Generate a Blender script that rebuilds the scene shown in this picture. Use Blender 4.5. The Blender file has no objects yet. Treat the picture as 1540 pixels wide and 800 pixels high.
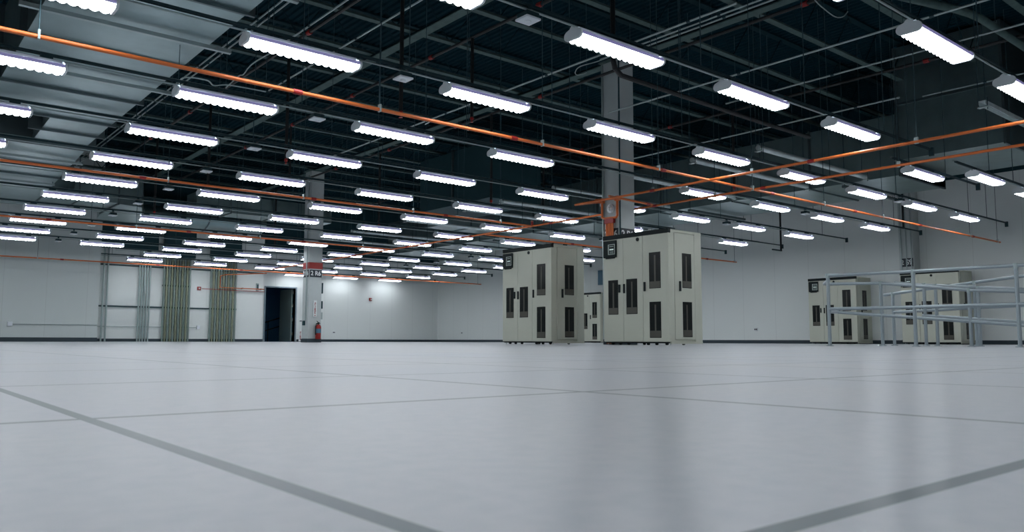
import bpy, bmesh, math, random
from mathutils import Vector, Matrix
random.seed(7)
SC = bpy.context.scene
COL = SC.collection

# ------------------------------------------------------------------ camera, world, exposure
F_PX, PITCH, ROLL, YAW, CAM_Z = 1193.0, 0.0939, 0.0025, 0.6928, 0.069
cd = bpy.data.cameras.new('camera')
cam = bpy.data.objects.new('camera', cd)
COL.objects.link(cam)
cd.sensor_width = 36.0
cd.lens = F_PX / 1540.0 * 36.0
cd.clip_start = 0.01
cd.clip_end = 200
fw = Vector((math.cos(PITCH) * math.sin(YAW), math.cos(PITCH) * math.cos(YAW), math.sin(PITCH)))
rt = Vector((math.cos(YAW), -math.sin(YAW), 0))
up = rt.cross(fw)
r2 = rt * math.cos(ROLL) + up * math.sin(ROLL)
u2 = up * math.cos(ROLL) - rt * math.sin(ROLL)
cam.matrix_world = Matrix(((r2.x, u2.x, -fw.x, 0), (r2.y, u2.y, -fw.y, 0), (r2.z, u2.z, -fw.z, CAM_Z), (0, 0, 0, 1)))
cd.dof.use_dof = True
cd.dof.focus_distance = 13.0
cd.dof.aperture_fstop = 20.0
SC.camera = cam

w = bpy.data.worlds.new('world')
SC.world = w
w.use_nodes = True
w.node_tree.nodes['Background'].inputs[0].default_value = (0.02, 0.03, 0.04, 1)
w.node_tree.nodes['Background'].inputs[1].default_value = 0.3
SC.view_settings.view_transform = 'Standard'
SC.view_settings.look = 'None'
SC.view_settings.gamma = 1.0
SC.view_settings.use_curve_mapping = False
SC.view_settings.exposure = 0.0
LAMP = 14.0          # radiance of the fluorescent lenses

# ------------------------------------------------------------------ materials
MATS = {}


def mat(name, col, rough=0.6, metal=0.0, noise=0.0, scale=8.0, emit=None, estr=0.0, spec=0.5, bump=0.0):
    if name in MATS:
        return MATS[name]
    m = bpy.data.materials.new(name)
    m.use_nodes = True
    nt = m.node_tree
    b = nt.nodes['Principled BSDF']
    b.inputs['Base Color'].default_value = (*col, 1)
    b.inputs['Roughness'].default_value = rough
    b.inputs['Metallic'].default_value = metal
    b.inputs['Specular IOR Level'].default_value = spec
    if emit:
        b.inputs['Emission Color'].default_value = (*emit, 1)
        b.inputs['Emission Strength'].default_value = estr
    if noise or bump:
        tc = nt.nodes.new('ShaderNodeTexCoord')
        n = nt.nodes.new('ShaderNodeTexNoise')
        n.inputs['Scale'].default_value = scale
        n.inputs['Detail'].default_value = 5
        nt.links.new(tc.outputs['Object'], n.inputs['Vector'])
        if noise:
            r = nt.nodes.new('ShaderNodeValToRGB')
            r.color_ramp.elements[0].position = 0.3
            r.color_ramp.elements[1].position = 0.7
            r.color_ramp.elements[0].color = (*[c * (1 - noise) for c in col], 1)
            r.color_ramp.elements[1].color = (*[min(1, c * (1 + noise)) for c in col], 1)
            nt.links.new(n.outputs['Fac'], r.inputs['Fac'])
            nt.links.new(r.outputs['Color'], b.inputs['Base Color'])
        if bump:
            bp = nt.nodes.new('ShaderNodeBump')
            bp.inputs['Strength'].default_value = bump
            bp.inputs['Distance'].default_value = 0.01
            nt.links.new(n.outputs['Fac'], bp.inputs['Height'])
            nt.links.new(bp.outputs['Normal'], b.inputs['Normal'])
    MATS[name] = m
    return m


def floor_mat():
    """raised access floor: 0.61 m laminate panels, fine mottling, dark edge trim"""
    m = bpy.data.materials.new('access_floor_laminate')
    m.use_nodes = True
    nt = m.node_tree
    L = nt.links
    b = nt.nodes['Principled BSDF']
    tc = nt.nodes.new('ShaderNodeTexCoord')
    sep = nt.nodes.new('ShaderNodeSeparateXYZ')
    L.new(tc.outputs['Object'], sep.inputs[0])

    def math_(op, a, bb=None):
        n = nt.nodes.new('ShaderNodeMath')
        n.operation = op
        for k, v in enumerate((a, bb)):
            if v is None:
                continue
            if isinstance(v, (int, float)):
                n.inputs[k].default_value = v
            else:
                L.new(v, n.inputs[k])
        return n.outputs[0]

    masks = []
    for ax, off in ((0, 0.163), (1, 0.168)):
        q = math_('DIVIDE', math_('SUBTRACT', sep.outputs[ax], off), 0.61)
        fr = math_('SUBTRACT', q, math_('ROUND', q))
        masks.append(math_('LESS_THAN', math_('ABSOLUTE', fr), 0.0098))
    line = math_('MAXIMUM', masks[0], masks[1])
    n1 = nt.nodes.new('ShaderNodeTexNoise')
    n1.inputs['Scale'].default_value = 60
    n1.inputs['Detail'].default_value = 6
    n2 = nt.nodes.new('ShaderNodeTexNoise')
    n2.inputs['Scale'].default_value = 1.1
    n2.inputs['Detail'].default_value = 3
    L.new(tc.outputs['Object'], n1.inputs['Vector'])
    L.new(tc.outputs['Object'], n2.inputs['Vector'])
    r1 = nt.nodes.new('ShaderNodeValToRGB')
    r1.color_ramp.elements[0].position = 0.32
    r1.color_ramp.elements[1].position = 0.62
    r1.color_ramp.elements[0].color = (0.385, 0.415, 0.445, 1)
    r1.color_ramp.elements[1].color = (0.435, 0.45, 0.475, 1)
    L.new(n1.outputs['Fac'], r1.inputs['Fac'])
    r2_ = nt.nodes.new('ShaderNodeValToRGB')
    r2_.color_ramp.elements[0].position = 0.3
    r2_.color_ramp.elements[1].position = 0.7
    r2_.color_ramp.elements[0].color = (0.93, 0.96, 1.0, 1)
    r2_.color_ramp.elements[1].color = (1.0, 0.985, 0.97, 1)
    L.new(n2.outputs['Fac'], r2_.inputs['Fac'])
    mul = nt.nodes.new('ShaderNodeMix')
    mul.data_type = 'RGBA'
    mul.blend_type = 'MULTIPLY'
    mul.inputs[0].default_value = 1
    L.new(r1.outputs['Color'], mul.inputs[6])
    L.new(r2_.outputs['Color'], mul.inputs[7])
    mix = nt.nodes.new('ShaderNodeMix')
    mix.data_type = 'RGBA'
    L.new(line, mix.inputs[0])
    L.new(mul.outputs[2], mix.inputs[6])
    mix.inputs[7].default_value = (0.035, 0.075, 0.09, 1)
    L.new(mix.outputs[2], b.inputs['Base Color'])
    b.inputs['Roughness'].default_value = 0.28
    b.inputs['Specular IOR Level'].default_value = 0.2
    return m


def wall_mat(name, col, axis, step=1.22):
    """painted wallboard with faint vertical panel joints"""
    m = bpy.data.materials.new(name)
    m.use_nodes = True
    nt = m.node_tree
    L = nt.links
    b = nt.nodes['Principled BSDF']
    tc = nt.nodes.new('ShaderNodeTexCoord')
    sep = nt.nodes.new('ShaderNodeSeparateXYZ')
    L.new(tc.outputs['Object'], sep.inputs[0])
    d = nt.nodes.new('ShaderNodeMath'); d.operation = 'DIVIDE'; d.inputs[1].default_value = step
    L.new(sep.outputs[axis], d.inputs[0])
    r = nt.nodes.new('ShaderNodeMath'); r.operation = 'FRACT'
    L.new(d.outputs[0], r.inputs[0])
    s = nt.nodes.new('ShaderNodeMath'); s.operation = 'LESS_THAN'; s.inputs[1].default_value = 0.012
    L.new(r.outputs[0], s.inputs[0])
    n = nt.nodes.new('ShaderNodeTexNoise'); n.inputs['Scale'].default_value = 0.8
    L.new(tc.outputs['Object'], n.inputs['Vector'])
    cr = nt.nodes.new('ShaderNodeValToRGB')
    cr.color_ramp.elements[0].color = (*[c * 0.96 for c in col], 1)
    cr.color_ramp.elements[1].color = (*col, 1)
    L.new(n.outputs['Fac'], cr.inputs['Fac'])
    mx = nt.nodes.new('ShaderNodeMix'); mx.data_type = 'RGBA'
    L.new(s.outputs[0], mx.inputs[0])
    L.new(cr.outputs['Color'], mx.inputs[6])
    mx.inputs[7].default_value = (*[c * 0.86 for c in col], 1)
    L.new(mx.outputs[2], b.inputs['Base Color'])
    b.inputs['Roughness'].default_value = 0.7
    return m


FLOOR = floor_mat()
WALLC = (0.80, 0.845, 0.835)
WALL_X = wall_mat('wallboard_along_x', WALLC, 0)
WALL_Y = wall_mat('wallboard_along_y', WALLC, 1)
WALL_G = wall_mat('wallboard_grey', (0.62, 0.68, 0.675), 0)
WALL_D = mat('upper_wall_dark_teal', (0.012, 0.045, 0.056), 0.75, noise=0.15, scale=0.6, spec=0.2)  # dark teal tone of the walls from a set height upwards
BASE = mat('baseboard_vinyl', (0.02, 0.04, 0.055), 0.5)
DECK = mat('roof_deck', (0.004, 0.026, 0.036), 0.8, spec=0.08)
JOIST = mat('joist_paint', (0.075, 0.125, 0.12), 0.7, noise=0.15, spec=0.2)
JOISTD = mat('joist_web_paint', (0.006, 0.03, 0.038), 0.7, spec=0.1)
GALV = mat('galvanized_steel', (0.6, 0.68, 0.68), 0.4, 0.5, noise=0.12, scale=5)
DUCT = mat('galvanized_duct', (0.28, 0.38, 0.39), 0.32, 0.88, noise=0.1, scale=2.5)
DUCTS = mat('duct_flange', (0.13, 0.175, 0.185), 0.42, 0.85)
STRUT = mat('strut_channel', (0.016, 0.05, 0.06), 0.5, 0.3)
ROD = mat('threaded_rod', (0.03, 0.075, 0.09), 0.6, 0.2)
EMT = mat('emt_conduit', (0.38, 0.46, 0.46), 0.4, 0.5)
BLACK = mat('black_pipe', (0.006, 0.009, 0.01), 0.5)
ORANGE = mat('orange_conduit', (0.68, 0.16, 0.035), 0.4, 0.0)
RED = mat('red_fitting', (0.30, 0.012, 0.01), 0.45)
WHITE = mat('white_enamel', (0.8, 0.85, 0.9), 0.35)
CAPM = mat('fixture_end_cap', (0.80, 0.85, 0.88), 0.5)
LENS = mat('fluorescent_lens', (0.9, 0.9, 0.9), 0.5, emit=(0.95, 1.0, 1.05), estr=LAMP)
FRINGE = mat('fluorescent_lens_rim', (0.9, 0.9, 0.9), 0.5, emit=(0.95, 1.0, 1.05), estr=LAMP * 0.4)
GLOW = mat('lens_upper_side', (0.3, 0.3, 0.42), 0.4, emit=(0.42, 0.38, 0.85), estr=0.26)
FRINGE.cycles.emission_sampling = 'NONE'
GLOW.cycles.emission_sampling = 'NONE'
BEIGE = mat('cabinet_paint', (0.50, 0.52, 0.44), 0.42, noise=0.03, scale=1.5)
SEAM = mat('cabinet_gap', (0.05, 0.055, 0.045), 0.7)
DARK = mat('cabinet_black', (0.004, 0.010, 0.011), 0.5, spec=0.2)
SMOKE = mat('smoked_window', (0.008, 0.011, 0.011), 0.2, spec=0.25)
BRONZE = mat('window_equipment', (0.06, 0.058, 0.045), 0.4)
SCREEN = mat('panel_bezel', (0.3, 0.36, 0.34), 0.4)
LIT = mat('panel_display', (0.5, 0.6, 0.58), 0.4, emit=(0.7, 0.85, 0.8), estr=0.35)
RAIL = mat('aluminium_rail', (0.36, 0.42, 0.45), 0.38, 0.55)
COLP = mat('column_paint', (0.50, 0.55, 0.55), 0.6, noise=0.04, scale=3)
SIGNB = mat('sign_black', (0.01, 0.02, 0.03), 0.5)
SIGNW = mat('sign_white', (0.75, 0.78, 0.78), 0.5)
BLUE = mat('blue_sign', (0.06, 0.16, 0.24), 0.5)
NAVY = mat('dark_room_paint', (0.06, 0.24, 0.42), 0.6)
LEAF = mat('door_leaf_paint', (0.20, 0.27, 0.26), 0.5)
OLIVE = mat('conduit_olive', (0.27, 0.30, 0.21), 0.4, 0.4)
WCON = mat('conduit_weathered', (0.22, 0.29, 0.27), 0.45, 0.4)
PULL = mat('pull_box_paint', (0.018, 0.055, 0.065), 0.6, spec=0.2)


# ------------------------------------------------------------------ mesh building helpers
class MB:
    def __init__(self):
        self.v, self.f = [], []

    def add(self, vs, fs):
        o = len(self.v)
        self.v += [tuple(p) for p in vs]
        self.f += [tuple(i + o for i in f) for f in fs]
        return self

    def box(self, x0, x1, y0, y1, z0, z1, c=0.0):
        if c:
            c = min(c, (x1 - x0) / 3, (y1 - y0) / 3, (z1 - z0) / 3)
            bm = bmesh.new()
            bmesh.ops.create_cube(bm, size=1)
            for v in bm.verts:
                v.co = Vector(((x0 + x1) / 2 + v.co.x * (x1 - x0), (y0 + y1) / 2 + v.co.y * (y1 - y0), (z0 + z1) / 2 + v.co.z * (z1 - z0)))
            bmesh.ops.bevel(bm, geom=bm.edges[:], offset=c, segments=2, affect='EDGES', profile=0.6)
            bm.verts.index_update()
            self.add([v.co[:] for v in bm.verts], [[v.index for v in f.verts] for f in bm.faces])
            bm.free()
            return self
        return self.add([(x0, y0, z0), (x1, y0, z0), (x1, y1, z0), (x0, y1, z0), (x0, y0, z1), (x1, y0, z1), (x1, y1, z1), (x0, y1, z1)],
                        [(3, 2, 1, 0), (4, 5, 6, 7), (0, 1, 5, 4), (1, 2, 6, 5), (2, 3, 7, 6), (3, 0, 4, 7)])

    def tube(self, pts, r, n=8, cap=True):
        """swept round tube through pts"""
        pts = [Vector(p) for p in pts]
        rings = []
        ref = None
        for i, p in enumerate(pts):
            if i == 0:
                d = (pts[1] - p)
            elif i == len(pts) - 1:
                d = (p - pts[i - 1])
            else:
                d = (pts[i + 1] - p).normalized() + (p - pts[i - 1]).normalized()
            d.normalize()
            if ref is None:
                ref = Vector((0, 0, 1)) if abs(d.z) < 0.9 else Vector((1, 0, 0))
            a = d.cross(ref)
            if a.length < 1e-4:
                ref = Vector((1, 0, 0)) if abs(d.x) < 0.9 else Vector((0, 1, 0))
                a = d.cross(ref)
            a.normalize()
            b = a.cross(d).normalized()
            ref = b
            rr = r[i] if isinstance(r, (list, tuple)) else r
            rings.append([p + (a * math.cos(t) + b * math.sin(t)) * rr for t in [2 * math.pi * k / n for k in range(n)]])
        vs = [q[:] for R in rings for q in R]
        fs = []
        for i in range(len(rings) - 1):
            for k in range(n):
                k2 = (k + 1) % n
                fs.append((i * n + k, (i + 1) * n + k, (i + 1) * n + k2, i * n + k2))
        if cap:
            fs.append(tuple(range(n)))
            fs.append(tuple(reversed(range((len(rings) - 1) * n, len(rings) * n))))
        return self.add(vs, fs)

    def prism(self, poly, z0, z1):
        """plan polygon (counter-clockwise) extruded from z0 to z1"""
        n = len(poly)
        vs = [(x, y, z0) for x, y in poly] + [(x, y, z1) for x, y in poly]
        fs = [tuple(reversed(range(n))), tuple(range(n, 2 * n))]
        fs += [(i, (i + 1) % n, n + (i + 1) % n, n + i) for i in range(n)]
        return self.add(vs, fs)

    def extrude_x(self, prof, x0, x1):
        """closed profile of (y, z) points extruded along x"""
        n = len(prof)
        vs = [(x0, y, z) for y, z in prof] + [(x1, y, z) for y, z in prof]
        fs = [tuple(range(n)), tuple(reversed(range(n, 2 * n)))]
        fs += [(i, n + i, n + (i + 1) % n, (i + 1) % n) for i in range(n)]
        return self.add(vs, fs)

    def lathe(self, prof, c, n=16):
        """(radius, z) profile spun about a vertical axis through c"""
        vs, fs = [], []
        for r, z in prof:
            for k in range(n):
                t = 2 * math.pi * k / n
                vs.append((c[0] + r * math.cos(t), c[1] + r * math.sin(t), c[2] + z))
        for i in range(len(prof) - 1):
            for k in range(n):
                k2 = (k + 1) % n
                fs.append((i * n + k, i * n + k2, (i + 1) * n + k2, (i + 1) * n + k))
        fs.append(tuple(reversed(range(n))))
        fs.append(tuple(range((len(prof) - 1) * n, len(prof) * n)))
        return self.add(vs, fs)

    def build(self, name, m, parent=None, smooth=False, label=None):
        o_ = Vector((0, 0, 0))
        p = parent
        while p is not None:
            o_ = o_ + p.location
            p = p.parent
        me = bpy.data.meshes.new(name)
        me.from_pydata([(v[0] - o_.x, v[1] - o_.y, v[2] - o_.z) for v in self.v], [], self.f)
        me.materials.append(m)
        bm = bmesh.new()
        bm.from_mesh(me)
        bmesh.ops.recalc_face_normals(bm, faces=bm.faces)
        bm.to_mesh(me)
        bm.free()
        if smooth:
            me.polygons.foreach_set('use_smooth', [True] * len(me.polygons))
            me.set_sharp_from_angle(angle=math.radians(40))
        me.update()
        ob = bpy.data.objects.new(name, me)
        COL.objects.link(ob)
        if parent is not None:
            ob.parent = parent
        if label:
            ob['label'] = label
        return ob


def tag(o, label, cat, group=None, kind=None):
    o['label'] = label
    o['category'] = cat
    if group:
        o['group'] = group
    if kind:
        o['kind'] = kind
    return o


def thing(name, loc, label, cat, group=None):
    o = bpy.data.objects.new(name, None)
    COL.objects.link(o)
    o.location = loc
    o.empty_display_size = 0.2
    return tag(o, label, cat, group)


def struct(name, mb, m, label, smooth=False):
    o = mb.build(name, m, None, smooth)
    o['kind'] = 'structure'
    o['label'] = label
    o['category'] = name.split('_')[0]
    return o


def dup(root, loc, label=None, group=None):
    r = root.copy()
    COL.objects.link(r)
    r.location = loc
    if label:
        r['label'] = label
    if group:
        r['group'] = group
    for ch in list(root.children):
        c = ch.copy()
        COL.objects.link(c)
        c.parent = r
        for g in list(ch.children):
            d = g.copy()
            COL.objects.link(d)
            d.parent = c
    return r


def text(s, size, loc, facing, m, parent, name='lettering', stack=False, sx=1.0):
    """flat letters slightly extruded; facing '-x' or '-y'"""
    cu = bpy.data.curves.new('letters', 'FONT')
    cu.body = '\n'.join(s) if stack else s
    cu.size = size
    cu.align_x = 'CENTER'
    cu.align_y = 'CENTER'
    cu.extrude = 0.002
    cu.offset = size * 0.02
    if stack:
        cu.space_line = 0.72
    tmp = bpy.data.objects.new('tmp', cu)
    COL.objects.link(tmp)
    dg = bpy.context.evaluated_depsgraph_get()
    me = bpy.data.meshes.new_from_object(tmp.evaluated_get(dg))
    COL.objects.unlink(tmp)
    bpy.data.objects.remove(tmp)
    R = Matrix.Rotation(math.radians(90), 4, 'X')
    if facing == '-x':
        R = Matrix.Rotation(math.radians(-90), 4, 'Z') @ R
    me.transform(R @ Matrix.Diagonal((sx, 1, 1, 1)))
    me.materials.clear()
    me.materials.append(m)
    ob = bpy.data.objects.new(name, me)
    COL.objects.link(ob)
    ob.parent = parent
    o_ = Vector((0, 0, 0))
    p = parent
    while p is not None:
        o_ = o_ + p.location
        p = p.parent
    ob.location = Vector(loc) - o_
    return ob


ORD = ['first', 'second', 'third', 'fourth', 'fifth', 'sixth', 'seventh', 'eighth', 'ninth', 'tenth', 'eleventh', 'twelfth', 'thirteenth',
       'fourteenth', 'fifteenth', 'sixteenth', 'seventeenth', 'eighteenth', 'nineteenth', 'twentieth', 'twenty-first', 'twenty-second', 'twenty-third', 'twenty-fourth', 'twenty-fifth']

# ------------------------------------------------------------------ the room
XL, XR, YB, YF, ZC = -6.0, 23.5, -9.0, 34.4, 6.6
YL, XLC = 30.0, 6.47        # nearer wall at the left and its corner
YM, XMC = 32.6, 13.35       # wall that carries the vertical conduits, ends at the doorway bay
fb = MB().box(XL, XR, YB, YF, -0.05, 0.0)
struct('floor', fb, FLOOR, 'pale grey laminate raised access floor with dark panel seams')
struct('wall_left', MB().box(XL - .2, XL, YB - .2, YF + .2, -.05, ZC + .2), WALL_Y, 'white side wall out of view on the left')
struct('wall_back', MB().box(XL, XR, YB - .2, YB, -.05, ZC + .2), WALL_X, 'white wall behind the viewpoint')
struct('wall_right', MB().box(XR, XR + .2, YB - .2, YF + .2, -.05, 4.6), WALL_Y, 'white side wall on the right behind the two railing cabinets')
struct('wall_front_left', MB().box(XL, XLC, YL, YM + .01, 0, ZC), WALL_G, 'grey wall section at the far left, standing forward of the conduit wall')
struct('wall_upper_right', MB().box(XR, XR + .2, YB - .2, YF + .2, 4.6, ZC + .2), WALL_D, 'dark teal upper part of the right wall')
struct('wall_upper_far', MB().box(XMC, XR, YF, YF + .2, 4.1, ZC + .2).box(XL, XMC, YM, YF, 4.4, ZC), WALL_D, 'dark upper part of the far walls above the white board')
struct('wall_conduit', MB().box(XL, XMC, YM, YF, 0, 4.4), WALL_X, 'white wall carrying the bundles of vertical conduits')
# far wall with a doorway
DX0, DX1, DZ = 14.2, 15.62, 2.43
wf = MB()
wf.box(XMC, DX0, YF, YF + .2, -.05, 4.1).box(DX0, DX1, YF, YF + .2, DZ, 4.1).box(DX1, XR, YF, YF + .2, -.05, 4.1)
struct('wall_far', wf, WALL_X, 'white far wall with the open doorway and the bright light patches')
struct('baseboard_right', MB().box(XR - .015, XR, YB, YF, 0, .11), BASE, 'dark vinyl baseboard along the right wall')
struct('baseboard_far', MB().box(DX1 + .1, XR, YF - .015, YF, 0, .11).box(XMC, DX0 - .08, YF - .015, YF, 0, .11), BASE, 'dark vinyl baseboard along the far wall')
struct('baseboard_conduit', MB().box(XLC, XMC, YM - .015, YM, 0, .11).box(XMC, XMC + .015, YM, YF, 0, .11), BASE, 'dark vinyl baseboard behind the conduits')
struct('baseboard_left', MB().box(XL, XLC, YL - .015, YL, 0, .14).box(XLC, XLC + .015, YL, YM, 0, .14), BASE, 'dark vinyl baseboard along the front left wall')
struct('trim_2', MB().box(XL, XLC, YL - .012, YL, 2.34, 2.37), WALL_G, 'faint horizontal joint strip on the far left grey wall')
# corrugated deck
dk = MB()
x = XL
prof = []
while x < XR:
    prof += [(x, ZC), (x + .05, ZC), (x + .075, ZC + .035), (x + .125, ZC + .035)]
    x += .15
n = len(prof)
vs = [(a, YB, b) for a, b in prof] + [(a, YF, b) for a, b in prof]
dk.add(vs, [(i, i + 1, n + i + 1, n + i) for i in range(n - 1)])
dk.box(XL, XR, YB, YF, ZC + .12, ZC + .16)
struct('ceiling', dk, DECK, 'dark corrugated steel roof deck')
# frame of the doorway
df = MB()
df.box(DX0 - .06, DX0, YF - .03, YF + .2, 0, DZ + .06).box(DX1, DX1 + .06, YF - .03, YF + .2, 0, DZ + .06).box(DX0, DX1, YF - .03, YF + .2, DZ, DZ + .06)
struct('trim_1', df, mat('door_frame_paint', (0.2, 0.27, 0.32), 0.5), 'dark steel frame of the open doorway')
# dark room behind the doorway
dr = MB()
dr.box(DX0 - 2, DX1 + 5, YF + 4.2, YF + 4.3, -.05, 4).box(DX0 - 2.1, DX0 - 2, YF + .2, YF + 4.3, -.05, 4).box(DX1 + 5, DX1 + 5.1, YF + .2, YF + 4.3, -.05, 4)
dr.box(DX0 - 2.1, DX1 + 5.1, YF + .2, YF + 4.3, 4, 4.1).box(DX0 - 2.1, DX1 + 5.1, YF + .2, YF + 4.3, -.1, -.02)
struct('wall_beyond', dr, NAVY, 'dark blue walls of the unlit room beyond the doorway')
# open door leaf
t = thing('door_1', (DX1 - .02, YF + .18, 0), 'grey-green steel door leaf standing open in the far doorway', 'door')
t['kind'] = 'structure'
MB().box(DX1 - .09, DX1 - .045, YF + .22, YF + 1.5, .01, DZ - .01).build('door_panel', LEAF, t)
h = MB()
for z in (.3, .95, 1.6, 2.2):
    h.box(DX1 - .045, DX1 + .0, YF + .2, YF + .24, z, z + .12)
h.build('hinge', EMT, t)
MB().tube([(DX1 - .09, YF + 1.35, 1.0), (DX1 - .15, YF + 1.35, 1.0), (DX1 - .15, YF + 1.22, 1.0)], .012).build('door_handle', EMT, t)
# stair railing in the dark room
t = thing('stair_railing', (15.1, YF + 1.5, 0), 'dark blue stair railing seen through the open doorway', 'railing')
a0, a1 = (14.0, YF + 1.6), (16.6, YF + 2.4)
MB().tube([(a0[0], a0[1], .62), (a1[0], a1[1], 1.35)], .03).build('handrail', DARK, t)
MB().tube([(a0[0], a0[1], .22), (a1[0], a1[1], .95)], .022).build('mid_rail', DARK, t)
for k in (.15, .45, .8):
    px, py, pz = a0[0] + (a1[0] - a0[0]) * k, a0[1] + (a1[1] - a0[1]) * k, .62 + .73 * k
    MB().tube([(px, py, -.02), (px, py, pz)], .025).build('post', DARK, t)

# ------------------------------------------------------------------ roof steel
def joist(y, k):
    t = thing('roof_joist', (XL, y, 5.75), 'open web steel joist under the roof deck, %s from the front' % ORD[k], 'roof joist', 'steel joists under the roof deck')
    MB().box(XL, XR, y - .065, y + .065, 5.75, 5.762).box(XL, XR, y - .018, y - .012, 5.762, 5.82).box(XL, XR, y + .012, y + .018, 5.762, 5.82).build('bottom_chord', JOIST, t)
    MB().box(XL, XR, y - .07, y + .07, 6.56, 6.595).build('top_chord', JOISTD, t)
    wb = MB()
    x = XL + .1
    while x < XR - 1.3:
        wb.tube([(x, y, 5.77), (x + .6, y, 6.57), (x + 1.2, y, 5.77)], .012, 5)
        x += 1.2
    wb.build('web', JOISTD, t)


k = 0
y = 7.58 - 1.52 * 3
while y < YL - .3:
    joist(y, k)
    k += 1
    y += 1.52


def girder(x, k):
    t = thing('roof_girder', (x, YB, 5.6), 'pale steel roof girder crossing under the joists, %s from the left' % ORD[k], 'roof girder', 'roof girders')
    MB().box(x - .1, x + .1, YB, YL - .05, 5.66, 5.68).build('bottom_flange', JOIST, t)
    MB().box(x - .006, x + .006, YB, YL - .05, 5.68, 5.74).box(x - .05, x + .05, YB, YL - .05, 5.735, 5.748).build('beam_web', JOISTD, t)


for k, x in enumerate((-.1, 3.85, 7.72, 11.57)):
    girder(x, k)
# conduits running with the girders
for k, (x, z, y0, y1) in enumerate(((5.0, 5.5, 6, 28), (5.2, 5.6, 9, 28), (5.47, 5.2, 5, 13), (6.33, 5.2, 5, 15.5), (11.2, 5.6, -2, 10.3), (11.05, 5.6, -2, 10.6),
                                    (14.1, 4.4, 6.2, 14), (10.85, 4.4, 3.5, 10.2), (8.9, 4.6, 6, 18), (17.0, 5.2, -1, 7), (12.9, 4.7, 0, 9))):
    lab = ['thin steel conduit beside the large left duct, inner of the pair', 'thin steel conduit beside the large left duct, outer of the pair',
           'short steel conduit crossing above the lights near the top left', 'steel conduit crossing above the lights left of the black drop pipe',
           'steel conduit riding beside the girder over the near column', 'second steel conduit beside the girder over the near column',
           'thin steel conduit crossing high in front of the right duct', 'thin steel conduit crossing just before the near column top', 'thin conduit crossing above the middle lights',
           'steel conduit high at the top right corner', 'thin steel conduit above the second row of lights on the right'][k]
    t = thing('overhead_conduit', (x, y0, z), lab, 'conduit', 'thin conduits up in the roof')
    MB().tube([(x, y0, z), (x, y1, z)], .016, 6).build('tube', EMT, t)
    yy = y0 + .8
    while yy < y1:
        MB().tube([(x, yy - .03, z), (x, yy + .03, z)], .023, 6).build('coupling', STRUT, t)
        yy += 3

# black sprinkler lines: branch along y with drops
def sprinkler(xb, zb, drops, lab):
    t = thing('sprinkler_pipe', (xb, 4, zb), lab, 'pipe', 'black sprinkler pipes')
    MB().tube([(xb, 2, zb), (xb, 29, zb)], .03).build('branch_pipe', BLACK, t)
    for (x, y, z) in drops:
        MB().tube([(xb, y, zb), (x, y, zb), (x, y, z)] if abs(x - xb) > .05 else [(xb, y, zb), (xb, y, z)], .03).build('drop_pipe', BLACK, t)
        MB().lathe([(.02, 0), (.035, -.02), (.03, -.05), (.012, -.06), (.012, -.09), (.03, -.095)], (x, y, z), 10).build('sprinkler_head', RED, t)
    for y in (6.2, 9.2, 12.3, 15.4, 18.5, 21.6):
        MB().tube([(xb, y - .05, zb), (xb, y + .05, zb)], .045, 8).build('red_coupling', RED, t)


sprinkler(5.7, 5.3, [(5.7, 9.3, 3.25), (5.7, 13.1, 3.25), (5.7, 17.1, 3.25), (5.7, 21.0, 3.3)], 'black sprinkler line with drops beside the left column of lights')
sprinkler(8.2, 5.45, [(8.2, 11.0, 4.0), (8.2, 18.6, 4.0)], 'black sprinkler line with drops left of the near column')
sprinkler(11.0, 5.25, [(11.0, 14.0, 3.25), (11.0, 19.0, 3.25), (11.0, 26.0, 3.25)], 'black sprinkler line with drops in the middle of the room')
sprinkler(15.3, 5.35, [(15.3, 10.5, 3.6), (15.3, 17.0, 3.6)], 'black sprinkler line on the right of the near column')
# curved black pipe that turns across the near column
t = thing('black_pipe', (8.7, 8.1, 5.5), 'thick black pipe dropping and bending across the near column', 'pipe')
MB().tube([(8.62, 8.0, 6.5), (8.62, 8.0, 4.3), (8.66, 8.0, 4.18), (8.8, 8.0, 4.1), (12.5, 8.0, 4.05), (14.2, 8.0, 4.05)], .04, 8).build('pipe_run', BLACK, t)
for (x, z) in ((10.2, 4.09), (12.8, 4.06)):
    MB().tube([(x, 8.0, z), (x, 8.0, 5.76)], .008, 5).build('hanger_rod', ROD, t)

# large pale pipe at the top right
t = thing('insulated_pipe', (12.6, 4.5, 5), 'large pale bent pipe at the top right corner', 'pipe')
MB().tube([(9.4, 5.5, 5.05), (11.5, 4.9, 5.05), (12.5, 4.6, 5.05), (12.8, 4.52, 5.04), (13.1, 4.47, 5.02), (14.8, 4.45, 5.0), (17.3, 4.45, 5.0)], .06, 12).build('pipe_run', JOIST, t, True)
for x in (10.5, 13.6, 16.0):
    yy = 4.9 + (11.5 - x) * .285 if x < 12.5 else 4.45
    MB().tube([(x, yy, 5.1), (x, yy, 6.5)], .008, 5).build('hanger_rod', ROD, t)


# ------------------------------------------------------------------ ducts
def flanges(t, bars, m=DUCTS):
    for b in bars:
        MB().box(*b).build('joint_flange', m, t)


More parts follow.
